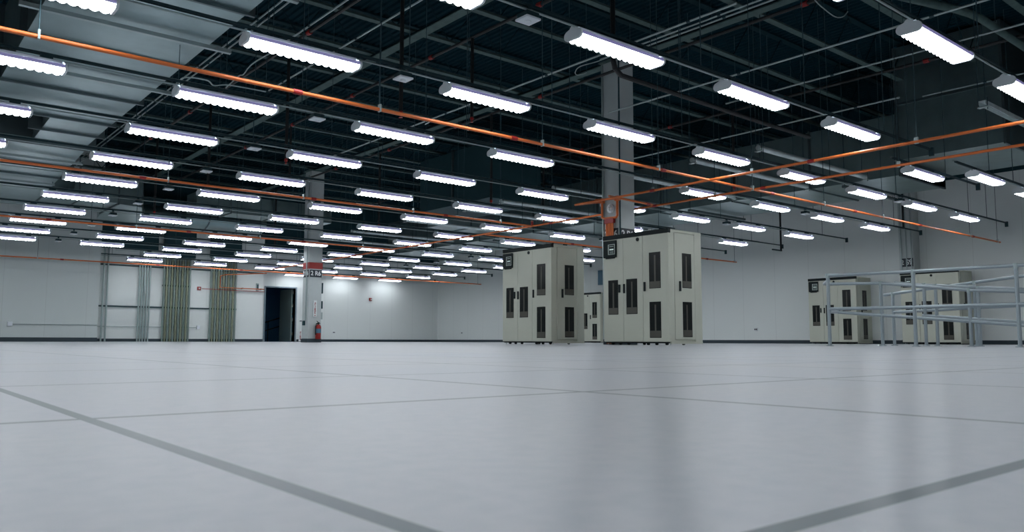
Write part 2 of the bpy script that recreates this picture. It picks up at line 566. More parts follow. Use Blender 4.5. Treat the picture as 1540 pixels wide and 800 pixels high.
t = thing('air_duct', (2.5, 2, 4), 'huge rectangular galvanized air duct running away at upper left', 'air duct')
MB().box(1.5, 3.45, 1.0, 15.7, 4.0, 5.1).build('duct_body', DUCT, t)
MB().prism([(2.5, 15.7), (3.46, 15.7), (3.5, 18.1), (2.55, 18.1)], 4.03, 5.0).build('duct_neck', DUCT, t)
MB().prism([(1.7, 18.1), (3.52, 18.1), (3.75, 23.2), (1.7, 23.2)], 4.0, 5.1).build('duct_far_section', DUCT, t)
flanges(t, [(1.42, 3.53, y - .02, y + .02, 3.96, 5.14) for y in (4.2, 7.2, 9.15, 11.6, 13.9, 15.7)] + [(1.6, 3.7, y - .02, y + .02, 3.96, 5.14) for y in (18.1, 20.2, 21.7)] + [(2.3, 3.6, y - .015, y + .015, 3.99, 5.03) for y in (16.9,)])
for y in (5.5, 8.3, 10.4, 12.8, 14.8, 19.3, 22.4):
    MB().box(1.25, 3.7, y - .03, y + .03, 3.9, 3.95).build('duct_strut', EMT, t)
    for x in (1.3, 3.65):
        MB().tube([(x, y, 3.9), (x, y, 5.75)], .008, 5).build('hanger_rod', ROD, t)
t = thing('air_duct', (2.6, 25, 4), 'galvanized cross duct with angled end below the far left wall top', 'air duct')
MB().prism([(1.0, 23.2), (3.75, 23.2), (4.6, 24.85), (5.7, 24.7), (5.7, 26.9), (1.0, 26.9)], 4.0, 4.9).build('duct_body', DUCT, t)
flanges(t, [(3.8, 3.84, 23.3, 26.93, 3.97, 4.93), (4.7, 4.74, 24.8, 26.93, 3.97, 4.93), (2.4, 2.44, 23.18, 26.93, 3.97, 4.93)])
t = thing('duct_elbow', (6.3, 26.5, 4), 'faceted galvanized duct elbow hanging near the left wall corner', 'air duct')
MB().prism([(5.74, 24.72), (6.4, 24.9), (7.3, 28.2), (6.7, 29.0), (5.9, 28.2), (5.74, 26.9)], 3.98, 4.9).build('duct_body', DUCT, t)
flanges(t, [(5.70, 5.74, 24.68, 26.95, 3.95, 4.93)])
t = thing('round_duct', (9, 29.4, 4.2), 'wide round-bottomed duct crossing in front of the conduit wall', 'air duct')
pr_ = [(29.2 + 1.0 * math.cos(a), 4.35 + .38 * math.sin(a)) for a in [2 * math.pi * k / 24 for k in range(24)]]
MB().extrude_x(pr_, 7.35, 11.6).build('duct_body', DUCT, t, True)
for x in (8.4, 9.5, 10.6):
    MB().extrude_x([(29.2 + (y - 29.2) * 1.03, 4.35 + (z - 4.35) * 1.06) for y, z in pr_], x, x + .04).build('joint_flange', DUCTS, t)

RDX = 17.55
t = thing('air_duct', (RDX, 8, 3.7), 'long rectangular air duct on the right with dark side and pale underside', 'air duct')
MB().box(RDX, RDX + 2.3, 7.75, 29.5, 3.72, 5.1).build('duct_body', DUCT, t)
flanges(t, [(RDX - .03, RDX + 2.33, y - .02, y + .02, 3.69, 5.13) for y in (7.77, 9.9, 12.1, 14.5, 17, 20, 23, 26)])
for y in (9.0, 11.2, 13.4, 16.0, 19.0, 22.0):
    MB().box(RDX - .15, RDX + 2.45, y - .04, y + .04, 3.6, 3.66).build('duct_strut', DUCTS, t)
    for x in (RDX - .1, RDX + 2.4):
        MB().tube([(x, y, 3.6), (x, y, ZC)], .008, 5).build('hanger_rod', ROD, t)
t = thing('duct_plenum', (17.3, 5.6, 4), 'tall dark box-shaped duct riser at the right top corner', 'air duct')
MB().box(17.3, 19.9, 5.6, 7.72, 4.0, 6.5).build('duct_body', DUCT, t)
flanges(t, [(17.27, 19.93, 5.57, 5.62, 3.97, 6.5), (17.27, 19.93, 7.66, 7.72, 3.97, 6.5), (17.27, 17.3, 5.6, 7.72, 5.2, 5.25)])
MB().box(19.0, 21.5, 4.6, 5.4, 4.5, 5.2).build('duct_branch', PULL, t)
t = thing('air_duct', (13, 20, 3.9), 'dark rectangular air duct high in the middle of the room', 'air duct')
MB().box(13.3, 15.2, 17.0, 20.5, 4.0, 5.6, .02).build('duct_body', PULL, t)
MB().box(13.25, 15.25, 18.7, 18.76, 3.96, 5.64).build('joint_flange', DUCTS, t)
t = thing('air_duct', (13.6, 12.5, 4.6), 'dark boxy duct section hanging behind the near column', 'air duct')
MB().box(14.9, 17.3, 21.5, 22.6, 3.9, 4.5).build('duct_body', DUCT, t)
flanges(t, [(16.0, 16.04, 21.47, 22.63, 3.87, 4.53)])
t = thing('air_duct', (9.4, 27.3, 4.2), 'flat galvanized duct between the far column and the conduit wall', 'air duct')
MB().box(8.4, 13.2, 26.2, 27.2, 4.3, 4.9).build('duct_body', DUCT, t)
flanges(t, [(x, x + .04, 26.17, 27.23, 4.27, 4.93) for x in (9.5, 11.0, 12.4)])

def blocked(x, y):
    """true where a duct hangs, so that no rod runs through it"""
    for x0, x1, y0, y1 in ((1.2, 3.8, .8, 27), (3.7, 5.8, 23, 27.1), (5.6, 7.5, 24.5, 29.2), (7.2, 11.8, 28.1, 30.3), (8.3, 13.3, 26.1, 27.3),
                           (17.2, 20.0, 5.5, 29.6), (13.2, 15.3, 16.9, 20.6), (14.8, 17.4, 21.4, 22.7)):
        if x0 < x < x1 and y0 < y < y1:
            return True
    return False


# ------------------------------------------------------------------ light rows
X0, DX, Y0, DY, ZL = 2.8, 2.4, 7.5, 2.157, 2.97
FL, FWID = 1.226, .115


def fixture_proto():
    t = thing('light_fixture', (0, 0, 0), '', 'ceiling light')
    # glowing lens: shallow curved trough
    pf = [(-.104, .034), (-.085, .021), (-.055, .014), (0, .010), (.055, .014), (.085, .021), (.104, .034)]
    MB().extrude_x(pf + [(.102, .036), (-.102, .036)], .012, FL - .012).build('lens', LENS, t)
    # scalloped baffles under the lens
    nS = 14
    Ls = (FL - .04) / nS
    for sd_ in (-1, 1):
        vs, fs = [], []
        for k in range(nS * 6 + 1):
            u_ = k / 6
            d = abs(math.sin(math.pi * u_)) ** .8 * .021
            x_ = .02 + Ls * u_
            vs += [(x_, sd_ * .096, .032), (x_, sd_ * .086, .016 - d)]
        for k in range(nS * 6):
            fs.append((2 * k, 2 * k + 1, 2 * k + 3, 2 * k + 2))
        MB().add(vs, fs).build('baffle', FRINGE, t)
    # translucent upper sides
    for s in (-1, 1):
        q = [(s * .106, .0365), (s * .112, .055), (s * .105, .07), (s * .07, .084), (s * .065, .08), (s * .1, .04)]
        MB().extrude_x(q, .012, FL - .012).build('lens_upper_side', GLOW, t)
    # ballast housing
    MB().extrude_x([(-.062, .08), (-.055, .12), (-.03, .128), (.03, .128), (.055, .12), (.062, .08)], .03, FL - .03).build('housing', WHITE, t)
    # end caps with three lobes
    lob = []
    for cy, cz, r, a0, a1 in ((.07, .048, .05, -80, 60), (0, .095, .042, 20, 160), (-.07, .048, .05, 120, 260)):
        for q in range(7):
            a = math.radians(a0 + (a1 - a0) * q / 6)
            lob.append((cy + r * math.cos(a), cz + r * math.sin(a)))
    MB().extrude_x(lob, -.012, .012).build('end_cap', CAPM, t)
    MB().extrude_x(lob, FL - .012, FL + .012).build('end_cap', CAPM, t)
    # clamp up to the strut
    MB().box(.12, .24, -.035, .035, .128, .165).build('strut_clamp', STRUT, t)
    MB().box(FL - .24, FL - .12, -.035, .035, .128, .165).build('strut_clamp', STRUT, t)
    return t


proto = fixture_proto()
used = [False]


def place_fixture(x, y, z, label, group):
    if not used[0]:
        used[0] = True
        proto.location = (x, y, z)
        proto['label'] = label
        proto['group'] = group
        return proto
    return dup(proto, (x, y, z), label, group)


def view(x, y, z):
    v = Vector((x, y, z - CAM_Z))
    d = v.dot(fw)
    if d < .3:
        return None
    return 770 + F_PX * v.dot(r2) / d, 400 - F_PX * v.dot(u2) / d


def inframe(x, y, z, pad=0):
    for q in (0, .6, 1.2):
        p = view(x + q, y, z)
        if p and -pad < p[0] < 1540 + pad and -pad < p[1] < 800:
            return True
    return False


SKIP = {(-1, 4, 0)}
rows = []
for j in range(-4, 13):
    y = Y0 + DY * j
    xs = []
    for i in range(-2, 8):
        if (i, j) in ((3, 1),):
            continue
        if j == -1 and i > 3:
            continue
        if j >= 10 and i < 2:
            continue
        if j == 12 and i < 5:
            continue
        xs.append(X0 + DX * i - (.09 if j == -2 else 0))
    if j == 12:
        y = 33.8
    rows.append((j, y, xs))
front = -2
for j, y, xs in rows:
    seen = [x for x in xs if inframe(x, y, ZL)]
    for x in xs:
        if x in seen:
            lab = 'white fluorescent fixture, %s from the left in the %s overhead row from the front' % (ORD[seen.index(x)], ORD[j - front])
            place_fixture(x, y, ZL, lab, 'fluorescent fixtures in the overhead rows')
        else:
            place_fixture(x, y, ZL, 'white fluorescent fixture hanging in the overhead rows beyond the picture edge', 'fluorescent fixtures outside the picture')
for (x, y, lab) in ((13.83, 6.0, 'white fluorescent fixture set between two rows, just below the right duct riser'),
                    (15.05, 5.42, 'white fluorescent fixture crossed by thin rods at the right edge of the duct'),
                    (17.43, 5.46, 'white fluorescent fixture cut by the right picture edge beside the orange conduit')):
    place_fixture(x, y, ZL, lab, 'fluorescent fixtures in the overhead rows')


def strut_row(y, x0, x1, lab, rods, endcap=True):
    t = thing('strut_channel', (x0, y, 3.1), lab, 'strut channel', 'strut channels carrying the lights')
    z0, z1 = ZL + .165, ZL + .19
    MB().box(x0, x1, y - .0205, y - .017, z0, z1).box(x0, x1, y + .017, y + .0205, z0, z1).box(x0, x1, y - .0205, y + .0205, z1 - .003, z1).build('channel', STRUT, t)
    if endcap:
        MB().box(x1 - .01, x1 + .03, y - .035, y + .035, z0 - .09, z1 + .02).build('end_bracket', STRUT, t)
    MB().tube([(x0, y + .04, z1 + .01), (x1 - 1.2, y + .04, z1 + .01)], .0125, 6).build('upper_conduit', EMT, t)
    MB().tube([(x0, y - .03, ZL + .12), (x1 - 3.4, y - .03, ZL + .12)], .0105, 6).build('power_conduit', EMT, t)
    for x in rods:
        if x0 < x < x1 and not blocked(x, y):
            MB().tube([(x, y, z1), (x, y, ZC)], .0065, 5).build('hanger_rod', ROD, t)
    return t


for j, y, xs in rows:
    x0 = -4.6 if j < 10 else (6.7 if j < 12 else 14.0)
    x1 = 22.9
    if j == -1:
        x1 = 13.2
    lab = 'dark strut channel carrying the %s overhead row of lights from the front' % ORD[j - front] if j >= front else 'dark strut channel of a light row behind the viewpoint, %s one' % ('farther' if j == -4 else 'nearer')
    strut_row(y, x0, x1, lab, [2.0 + 2.4 * q + .1 * ((j * 7 + q * 3) % 5) for q in range(-2, 9)])
strut_row(6.0, 13.3, 16.9, 'short dark strut channel holding the lone fixture between rows at right', [13.9, 15.4])
strut_row(5.44, 14.4, 22.9, 'dark strut channel continuing the second row at the far right', [15.9, 17.1, 19.5, 21.8])

# sensor boxes
s0 = thing('sensor_box', (0, 0, 0), '', 'sensor')
MB().box(-.075, .075, -.075, .075, .05, .1, .008).build('mounting_box', STRUT, s0)
MB().box(-.085, .085, -.085, .085, .03, .05, .004).build('cover_plate', WHITE, s0)
MB().lathe([(.03, .03), (.028, .018), (.012, .012)], (0, 0, 0), 12).build('sensor_eye', CAPM, s0)
MB().tube([(-.6, -.03, .12), (-.05, -.03, .12), (-.05, -.03, .1)], .0105, 6).build('conduit_stub', EMT, s0)
MB().box(-.02, .02, -.02, .02, .1, .165).build('stem', STRUT, s0)
first = True
for j, y, xs in rows:
    if j < -1 or j > 9:
        continue
    for xx, side in ((4.62, 'left'), (16.85, 'right')):
        if j == -1 and side == 'right':
            continue
        lab = 'small white sensor box on the %s overhead light row from the front, %s one' % (ORD[j - front], side)
        if first:
            s0.location = (xx, y, ZL); s0['label'] = lab; s0['group'] = 'sensor boxes on the light rows'; first = False
        else:
            dup(s0, (xx, y, ZL), lab, 'sensor boxes on the light rows')

# hung galvanized pipe lengths
for k, (y, x0, x1) in enumerate(((4.39, 12.7, 16.8), (8.1, 12.57, 16.62), (9.5, 12.45, 16.7), (11.32, 12.38, 16.5), (13.34, 12.3, 16.5), (15.48, 12.47, 16.5), (17.08, 12.5, 16.58), (19.8, 12.3, 16.4), (23.0, 12.3, 16.38), (25.4, 12.4, 16.4))):
    t = thing('hung_pipe', (x0, y, 3.6), 'pale pipe length hung level on two rods above the lights, %s from the front' % ORD[k], 'pipe', 'pale pipe lengths hung above the lights')
    if k == 0:
        MB().box(x0, x1, y - .05, y - .045, 3.57, 3.63).box(x0, x1, y + .045, y + .05, 3.57, 3.63).box(x0, x1, y - .05, y + .05, 3.63, 3.635).build('trough', GALV, t)
    else:
        MB().tube([(x0, y, 3.6), (x1, y, 3.6)], .05, 12).build('tube', GALV, t, True)
    for x in (x0 + .03, x1 - .03):
        MB().box(x - .04, x + .04, y - .07, y + .07, 3.53, 3.548).build('rod_clamp', EMT, t)
        MB().tube([(x, y + .06, 3.52), (x, y + .06, ZC)], .007, 5).build('hanger_rod', ROD, t)
        MB().tube([(x, y - .06, 3.5), (x, y - .06, 3.68)], .007, 5).build('bolt', ROD, t)

# ------------------------------------------------------------------ orange conduits
ZO = 2.7


def orange(pts, lab, coup=(), rods=(), r=.021, grp='orange conduits under the lights'):
    t = thing('orange_conduit', pts[0], lab, 'conduit', grp)
    MB().tube(pts, r, 10).build('tube', ORANGE, t, True)
    a = Vector(pts[0])
    d = (Vector(pts[1]) - a)
    for s in coup:
        p = a + d.normalized() * s
        q = d.normalized() * .05
        MB().tube([p - q, p + q], r * 1.35, 10).build('coupling', RED, t)
    for s in rods:
        p = a + d.normalized() * s
        if blocked(p.x, p.y):
            continue
        MB().tube([p, Vector((p.x, p.y, ZC))], .006, 5).build('hanger_rod', ROD, t)
        MB().box(p.x - .01, p.x + .01, p.y - r - .006, p.y + r + .006, p.z - r - .006, p.z + r + .04, .004).build('clip', EMT, t)
    return t


orange([(-4, 7.8, ZO), (23.3, 7.8, ZO)], 'long orange conduit across the whole picture, nearest one', [3 * k + 1.5 for k in range(9)], [5.1, 8.5, 11.0, 13.4, 15.9, 18.3, 20.7, 23.2, 25.3, 27.1])
orange([(-4, 13.65, ZO), (11.9, 13.65, ZO)], 'second orange conduit from the front, ending near the middle', [3 * k + 1.5 for k in range(5)], [5.1, 7.9, 10.3, 12.7, 15.0])
orange([(-4, 19.85, ZO), (11.9, 19.85, ZO)], 'third orange conduit from the front, ending right of the far column', [3 * k + 1.2 for k in range(5)], [6.0, 9.0, 12.0, 15.0])
orange([(-2, 29.5, ZO), (22.6, 29.5, ZO)], 'farthest orange conduit crossing before the conduit wall', [3 * k + 1.2 for k in range(8)], [6.5, 11.5, 16.5, 21.5, 24.4])
orange([(10.68, 1.0, ZO), (10.68, 10.95, ZO)], 'upper orange conduit coming from the right edge to the near column', [2, 5, 8], [1.2, 3.5, 6.0, 8.0])
orange([(11.93, 1.0, ZO), (11.93, 28.3, ZO)], 'lower orange conduit running from the right edge past the near column', [2.2, 6.6, 9.0, 12, 15, 18, 21], [1.4, 4.3, 7.6, 9.6, 13, 17, 21, 25])
orange([(10.68, 10.05, ZO + .05), (11.93, 10.05, ZO + .02)], 'short orange conduit linking the two long ones at the near column', [1.1])
orange([(12.0, 15.5, ZO), (22.6, 15.5, ZO)], 'thin orange conduit ending at right between the big cabinet and the railing', [3, 6, 9], [4.8, 7.6, 10.5])
orange([(11.93, 13.65, ZO), (11.93, 13.65, ZO + .12)], 'red capped riser on the orange conduit left of the near column', [.06])
# orange bundle down the near column
t = thing('orange_conduit', (11.3, 10.6, 2.5), 'orange conduit loop and four pipes going down the near column', 'conduit', 'orange conduits under the lights')
MB().tube([(11.3, 10.82, 2.8), (11.3, 10.82, 2.5), (11.3, 10.75, 2.47), (11.3, 10.45, 2.46), (11.3, 10.42, 2.5), (11.3, 10.42, 2.85)], .026, 8).build('loop', ORANGE, t)
MB().tube([(10.68, 10.95, ZO), (11.3, 10.84, 2.82)], .021, 8).build('return_tube', ORANGE, t)
MB().tube([(10.68, 10.4, ZO + .02), (11.3, 10.42, 2.83)], .021, 8).build('return_tube', ORANGE, t)
for k in range(4):
    y = 10.545 + .052 * k
    MB().tube([(11.3, y, .02), (11.3, y, 2.42)], .021, 8).build('pipe', ORANGE, t)
MB().box(11.27, 11.335, 10.5, 10.74, 2.36, 2.46, .01).build('junction_fitting', RED, t)
for y in (10.82, 10.42):
    MB().box(11.265, 11.335, y - .045, y + .045, 2.78, 2.88, .01).build('junction_fitting', ORANGE, t)
t = thing('alarm_device', (11.3, 10.6, 2.6), 'small round pale device on the near column inside the orange loop', 'device')
dv = MB()
for r_, x_ in ((.09, 11.345), (.05, 11.3)):
    dv.tube([(x_, 10.62, 2.66), (x_ - .03, 10.62, 2.66)], r_, 16)
dv.build('body', CAPM, t)
MB().tube([(11.27, 10.62, 2.66), (11.25, 10.62, 2.66)], .03, 12).build('lens', SIGNW, t)


# ------------------------------------------------------------------ columns
def column(x0, x1, y0, y1, ztop, lab, cat='column'):
    t = thing('column', ((x0 + x1) / 2, (y0 + y1) / 2, 0), lab, cat)
    MB().box(x0, x1, y0, y1, 0, ztop, .006).build('shaft', COLP, t)
    MB().box(x0 - .02, x1 + .02, y0 - .02, y1 + .02, 0, .12, .004).build('base_trim', BASE, t)
    MB().box(x0 - .08, x1 + .08, y0 - .04, y1 + .04, ztop, ztop + .03).build('cap_plate', JOIST, t)
    return t


def grid_sign(t, x0, x1, y0, y1, z, s, size=.2, faces=('-x', '-y')):
    a, b = s.split(' ')
    if '-x' in faces:
        g = MB().box(x0 - .012, x0 - .002, y0 + .02, y1 - .05, z, z + .24)
        o = g.build('grid_label', SIGNB, t)
        text(s, size, (x0 - .014, (y0 + y1) / 2, z + .12), '-x', SIGNW, o, sx=.95)
    if '-y' in faces:
        g = MB().box(x0 + .02, x1 - .01, y0 - .012, y0 - .002, z, z + .24)
        o = g.build('grid_label', SIGNB, t)
        text(s, size, ((x0 + x1) / 2, y0 - .014, z + .12), '-y', SIGNW, o, sx=.95)


c1 = column(11.35, 11.8, 10.42, 10.83, 5.63, 'near grey steel column rising behind the tall right cabinet')
grid_sign(c1, 11.35, 11.8, 10.42, 10.83, 2.02, '2 P6')
MB().tube([(11.33, 10.82, .1), (11.33, 10.82, 5.6)], .022, 8).build('corner_conduit', EMT, c1)
MB().tube([(11.36, 10.40, .1), (11.36, 10.40, 5.6)], .014, 8).build('corner_cable', PULL, c1)
c2 = column(11.35, 11.8, 24.0, 24.45, 5.63, 'far column with a red band and a red extinguisher')
MB().box(11.335, 11.815, 23.985, 24.465, 2.39, 2.6).build('red_band', RED, c2)
grid_sign(c2, 11.35, 11.8, 24.0, 24.45, 2.12, '2 R6')
MB().tube([(11.33, 24.15, .7), (11.33, 24.15, 5.5)], .022, 8).build('corner_conduit', EMT, c2)
MB().box(11.29, 11.35, 24.2, 24.3, .55, .7, .005).build('outlet_box', PULL, c2)
for z0, z1, m_ in ((1.1, 1.35, PULL), (.75, .98, EMT), (1.6, 1.95, PULL)):
    MB().box(11.8, 11.88, 24.05, 24.2, z0, z1, .005).build('junction_box', m_, c2)
sg = tag(MB().box(11.52, 11.63, 23.97, 23.985, .83, 1.36).build('extinguisher_sign', SIGNW, None), 'narrow red and white vertical sign above the extinguisher', 'sign')
text('FIRE', .13, (11.575, 23.968, 1.10), '-y', RED, sg, stack=True, sx=.8)
ar = MB().add([(11.545, 23.968, .88), (11.605, 23.968, .88), (11.575, 23.968, .84)], [(0, 1, 2)])
ar.build('arrow', RED, sg)
c3 = column(23.08, 23.48, 9.95, 10.35, 5.63, 'pale column against the right wall behind the railing')
grid_sign(c3, 23.08, 23.48, 9.95, 10.35, 2.2, '2 S9', .2, ('-x',))
for k in range(3):
    MB().tube([(23.05, 10.0 + .14 * k, .1), (23.05, 10.0 + .14 * k, 5.6)], .016, 8).build('corner_conduit', EMT, c3)

# fire extinguisher on far column
t = thing('fire_extinguisher', (11.66, 23.88, .12), 'red fire extinguisher hung low on the far column', 'fire extinguisher')
ex = (11.66, 23.88, .1)
MB().lathe([(.03, 0), (.085, .01), (.09, .03), (.09, .38), (.08, .43), (.05, .47), (.03, .48)], ex, 20).build('cylinder', RED, t, True)
MB().lathe([(.0915, .2), (.0915, .34)], ex, 20).build('paper_label', BLUE, t, True)
MB().lathe([(.028, .47), (.028, .52), (.02, .54)], ex, 12).build('valve', DARK, t)
MB().tube([(11.72, 23.88, .61), (11.66, 23.88, .64), (11.60, 23.88, .69)], .012, 6).tube([(11.70, 23.88, .64), (11.58, 23.88, .61)], .01, 6).build('lever', DARK, t)
MB().tube([(11.64, 23.88, .6), (11.58, 23.86, .6), (11.545, 23.85, .52), (11.54, 23.84, .38), (11.55, 23.83, .24)], [.013, .013, .013, .013, .02], 8).build('hose', DARK, t)
# red lettered sign by the doorway
t = thing('hydrant_sign', (15.9, YF - .02, 0), 'narrow red lettered sign low on the wall between doorway and far column', 'sign')
MB().box(15.82, 15.98, YF - .03, YF - .004, .02, .5).build('plate', SIGNW, t)
text('FIRE', .13, (15.9, YF - .034, .27), '-y', RED, t, stack=True)
# small blue sign between cabinets
t = thing('blue_sign', (23.4, 22.5, 1.5), 'small blue sign on the right wall seen between the two tall cabinets', 'sign')
MB().box(23.47, 23.495, 22.35, 22.75, 2.35, 2.95).build('plate', BLUE, t)

# ------------------------------------------------------------------ cabinets
def window_part(mbx, name, parent, kind):
    pass


def cabinet_proto(name, big=True):
    """front face on x = 0 looking to -x, near side on y = 0 looking to -y; the width runs to y = 1.51, the depth to x = .9"""
    W, D, H = 1.51, .9, 1.98
    t = thing(name, (0, 0, 0), '', 'power cabinet')
    # body with plinth
    MB().box(.022, D, .022, W, .055, H - .012, .004).build('body', BEIGE, t)
    MB().box(-.012, .06, -.004, W, H - .075, H, .006).build('top_trim', DARK, t)
    MB().box(.03, D - .05, .05, W - .02, .03, .056).build('plinth', DARK, t)
    MB().box(.05, D, .0, .03, .02, .06).build('skirt', BEIGE, t)
    # feet and casters
    for (x, y) in ((.1, .14), (.1, .36), (.1, .55), (.1, 1.0), (.1, 1.2), (.1, 1.38), (.75, .3), (.75, 1.2)):
        c = MB().tube([(x, y - .018, .024), (x, y + .018, .024)], .024, 12)
        c.box(x - .03, x + .03, y - .024, y + .024, .045, .058)
        c.build('caster', DARK, t)
    for (x, y) in ((.06, .03), (.06, 1.46)):
        MB().tube([(x, y, 0), (x, y, .055)], .008, 6).build('leveling_foot', EMT, t)

    def leaf(y0, y1, z0, z1):
        return MB().box(0, .022, y0, y1, z0, z1, .003).build('door', BEIGE, t)

    def win_f(y0, y1, z0, z1, par):
        o = MB().box(-.003, .004, y0, y1, z0, z1).build('window', SMOKE, par)
        q = MB()
        q.box(-.0045, -.003, y0 + .02, y1 - .02, z0 + .01, z0 + (z1 - z0) * .2)
        return o

    def handle_f(y, z0, z1, par):
        MB().box(-.022, .002, y - .018, y + .018, z0, z1, .006).build('handle', DARK, par)

    d1 = leaf(1.03, W - .002, .06, H - .078)      # farthest leaf, with the display
    d2 = leaf(.574, 1.024, .06, H - .078)
    d3 = leaf(.002, .568, .06, H - .078)
    win_f(1.152, 1.39, .54, 1.162, d1)
    handle_f(1.115, .932, 1.075, d1)
    win_f(.70, .955, .54, 1.162, d2)
    handle_f(1.003, .915, 1.08, d2)
    win_f(.173, .426, .969, 1.593, d3)
    win_f(.175, .426, .124, .74, d3)
    handle_f(.526, .928, 1.09, d3)
    # round badge
    MB().tube([(.0, .68, 1.85), (-.01, .68, 1.85)], .033, 18).build('badge', DARK, d2)
    # display panel
    pn = MB().box(-.035, .002, 1.172, 1.482, 1.575, 1.885, .012).box(-.028, .002, 1.22, 1.43, 1.556, 1.58, .006).build('display_panel', DARK, t)
    MB().box(-.039, -.034, 1.19, 1.36, 1.625, 1.815, .002).build('bezel', SCREEN, pn)
    MB().box(-.042, -.038, 1.205, 1.33, 1.64, 1.80).build('screen', DARK, pn)
    MB().box(-.0445, -.0415, 1.22, 1.315, 1.705, 1.73).build('readout', LIT, pn)
    kb = MB()
    for r_ in range(2):
        for c_ in range(4):
            kb.box(-.0445, -.0415, 1.222 + c_ * .024, 1.238 + c_ * .024, 1.65 + r_ * .022, 1.664 + r_ * .022)
    kb.box(-.0445, -.0415, 1.22, 1.315, 1.765, 1.78)
    kb.build('keys', SCREEN, pn)
    # side face with a door
    sd = MB().box(.16, .70, 0.0, .022, .1, 1.915, .003).build('side_door', BEIGE, t)
    MB().box(.004, .15, .004, .022, .06, H - .012).box(.71, D, .004, .022, .06, H - .012).box(.15, .71, .004, .022, 1.925, H - .012).build('side_frame', BEIGE, t)
    for z0, z1 in ((.978, 1.576), (.138, .739)):
        MB().box(.36, .612, -.003, .004, z0, z1).build('window', SMOKE, sd)
    MB().box(.27, .31, -.022, .002, .918, 1.09, .006).build('handle', DARK, sd)
    return t


def glass_detail(t):
    """pale bottom strip and mullion seen behind each smoked pane"""
    for ch in list(t.children):
        for g in list(ch.children):
            if g.name.startswith('window'):
                vs = [v.co for v in g.data.vertices]
                xs_ = [v.x for v in vs]; ys_ = [v.y for v in vs]; zs_ = [v.z for v in vs]
                x0, x1, y0, y1, z0, z1 = min(xs_), max(xs_), min(ys_), max(ys_), min(zs_), max(zs_)
                me = g.data
                m = MB()
                if (x1 - x0) < (y1 - y0):
                    m.box(x0 - .001, x0, y0 + .01, y1 - .01, z0 + .01, z0 + .12)
                    m.box(x0 - .001, x0, (y0 + y1) / 2 - .02, (y0 + y1) / 2 + .012, z0 + .12, z1 - .05)
                else:
                    m.box(x0 + .01, x1 - .01, y0 - .001, y0, z0 + .01, z0 + .12)
                    m.box((x0 + x1) / 2 - .03, (x0 + x1) / 2 + .0, y0 - .001, y0, z0 + .12, z1 - .05)
                me2 = bpy.data.meshes.new('pane_and_rack')
                off = len(me.vertices)
                V = [v.co[:] for v in me.vertices] + m.v
                Fc = [tuple(p.vertices) for p in me.polygons] + [tuple(i + off for i in f) for f in m.f]
                me2.from_pydata(V, [], Fc)
                me2.materials.append(SMOKE)
                me2.materials.append(BRONZE)
                nf = len(me.polygons)
                for i, p in enumerate(me2.polygons):
                    p.material_index = 0 if i < nf else 1
                g.data = me2


CB = cabinet_proto('power_cabinet')
glass_detail(CB)
CB.location = (10.55, 8.572, 0)
CB['label'] = 'tall beige power cabinet right in front of the near column, largest one'
CB['group'] = 'beige power cabinets'
dup(CB, (10.5, 11.44, 0), 'tall beige power cabinet left of the largest one, in the middle of the hall', 'beige power cabinets')
dup(CB, (22.55, 11.4, 0), 'beige power cabinet by the right wall, behind the left end of the railing', 'beige power cabinets')
dup(CB, (22.3, 8.5, 0), 'beige power cabinet by the right wall, behind the crossing rails', 'beige power cabinets')
dup(CB, (22.5, 21.7, 0), 'small far beige power cabinet seen in the gap between the two tall ones', 'beige power cabinets')


# ------------------------------------------------------------------ railings
def rail_thing(lab, top, mid, posts, r=.026, grp='aluminium pipe railings'):
    t = thing('pipe_railing', (top[0][0], top[0][1], 0), lab, 'railing', grp)
    MB().tube(top, r, 10).build('top_rail', RAIL, t, True)
    MB().tube(mid, r, 10).build('mid_rail', RAIL, t, True)
    for (x, y, z) in posts:
        MB().tube([(x, y, 0), (x, y, z)], r, 10).build('post', RAIL, t, True)
        MB().lathe([(.055, 0), (.055, .008), (.032, .012), (.03, .03)], (x, y, 0), 12).build('base_flange', RAIL, t)
        MB().tube([(x, y, z - .04), (x, y, z + .028)], r * 1.25, 10).build('elbow_fitting', EMT, t)
    return t


rail_thing('nearest pipe railing, level guard whose top rail is highest', [(11.4, 6.2, 1.07), (11.62, 5.03, 1.07), (11.7, 3.75, 1.07), (11.75, 2.3, 1.07)],
           [(11.4, 6.2, .56), (11.62, 5.03, .56), (11.7, 3.75, .56), (11.75, 2.3, .56)],
           [(11.4, 6.2, 1.07), (11.62, 5.03, 1.07), (11.7, 3.75, 1.07)])
q = .97
rail_thing('pipe handrail starting at the left end post and sloping down to the right', [(11.42, 6.2, 1.0), (11.7, 6.42, .97), (12.2, 6.6, 1.0), (12.61, 5.97, 1.0), (12.61, 4.67, .826), (12.61, 4.0, .776), (12.61, 3.0, .68)],
           [(11.42, 6.2, .52), (12.2, 6.5, .54), (12.61, 5.97, .487), (12.61, 4.0, .303), (12.61, 3.0, .2)],
           [(12.61, 5.97, 1.0), (12.61, 4.67, .83)])
rail_thing('middle pipe handrail sloping down to the right behind the crossing rails', [(13.5, 6.15, 1.06), (13.5, 5.72, 1.0), (13.5, 4.35, .865), (13.5, 3.0, .74)],
           [(13.5, 5.72, .5), (13.5, 4.35, .37), (13.5, 3.0, .24)],
           [(13.5, 5.68, 1.0), (13.5, 5.5, .975), (13.5, 4.87, .91), (13.5, 3.93, .82)])
rail_thing('farthest pipe railing, its top rail rising to the right', [(13.95, 6.55, .885), (13.95, 6.4, .9), (13.95, 5.04, 1.03), (13.95, 4.47, 1.08), (13.95, 3.0, 1.22)],
           [(13.95, 6.4, .58), (13.95, 5.6, .6), (13.95, 5.04, .62), (13.95, 3.0, .66)],
           [(13.95, 6.4, .9), (13.95, 5.08, 1.03)])

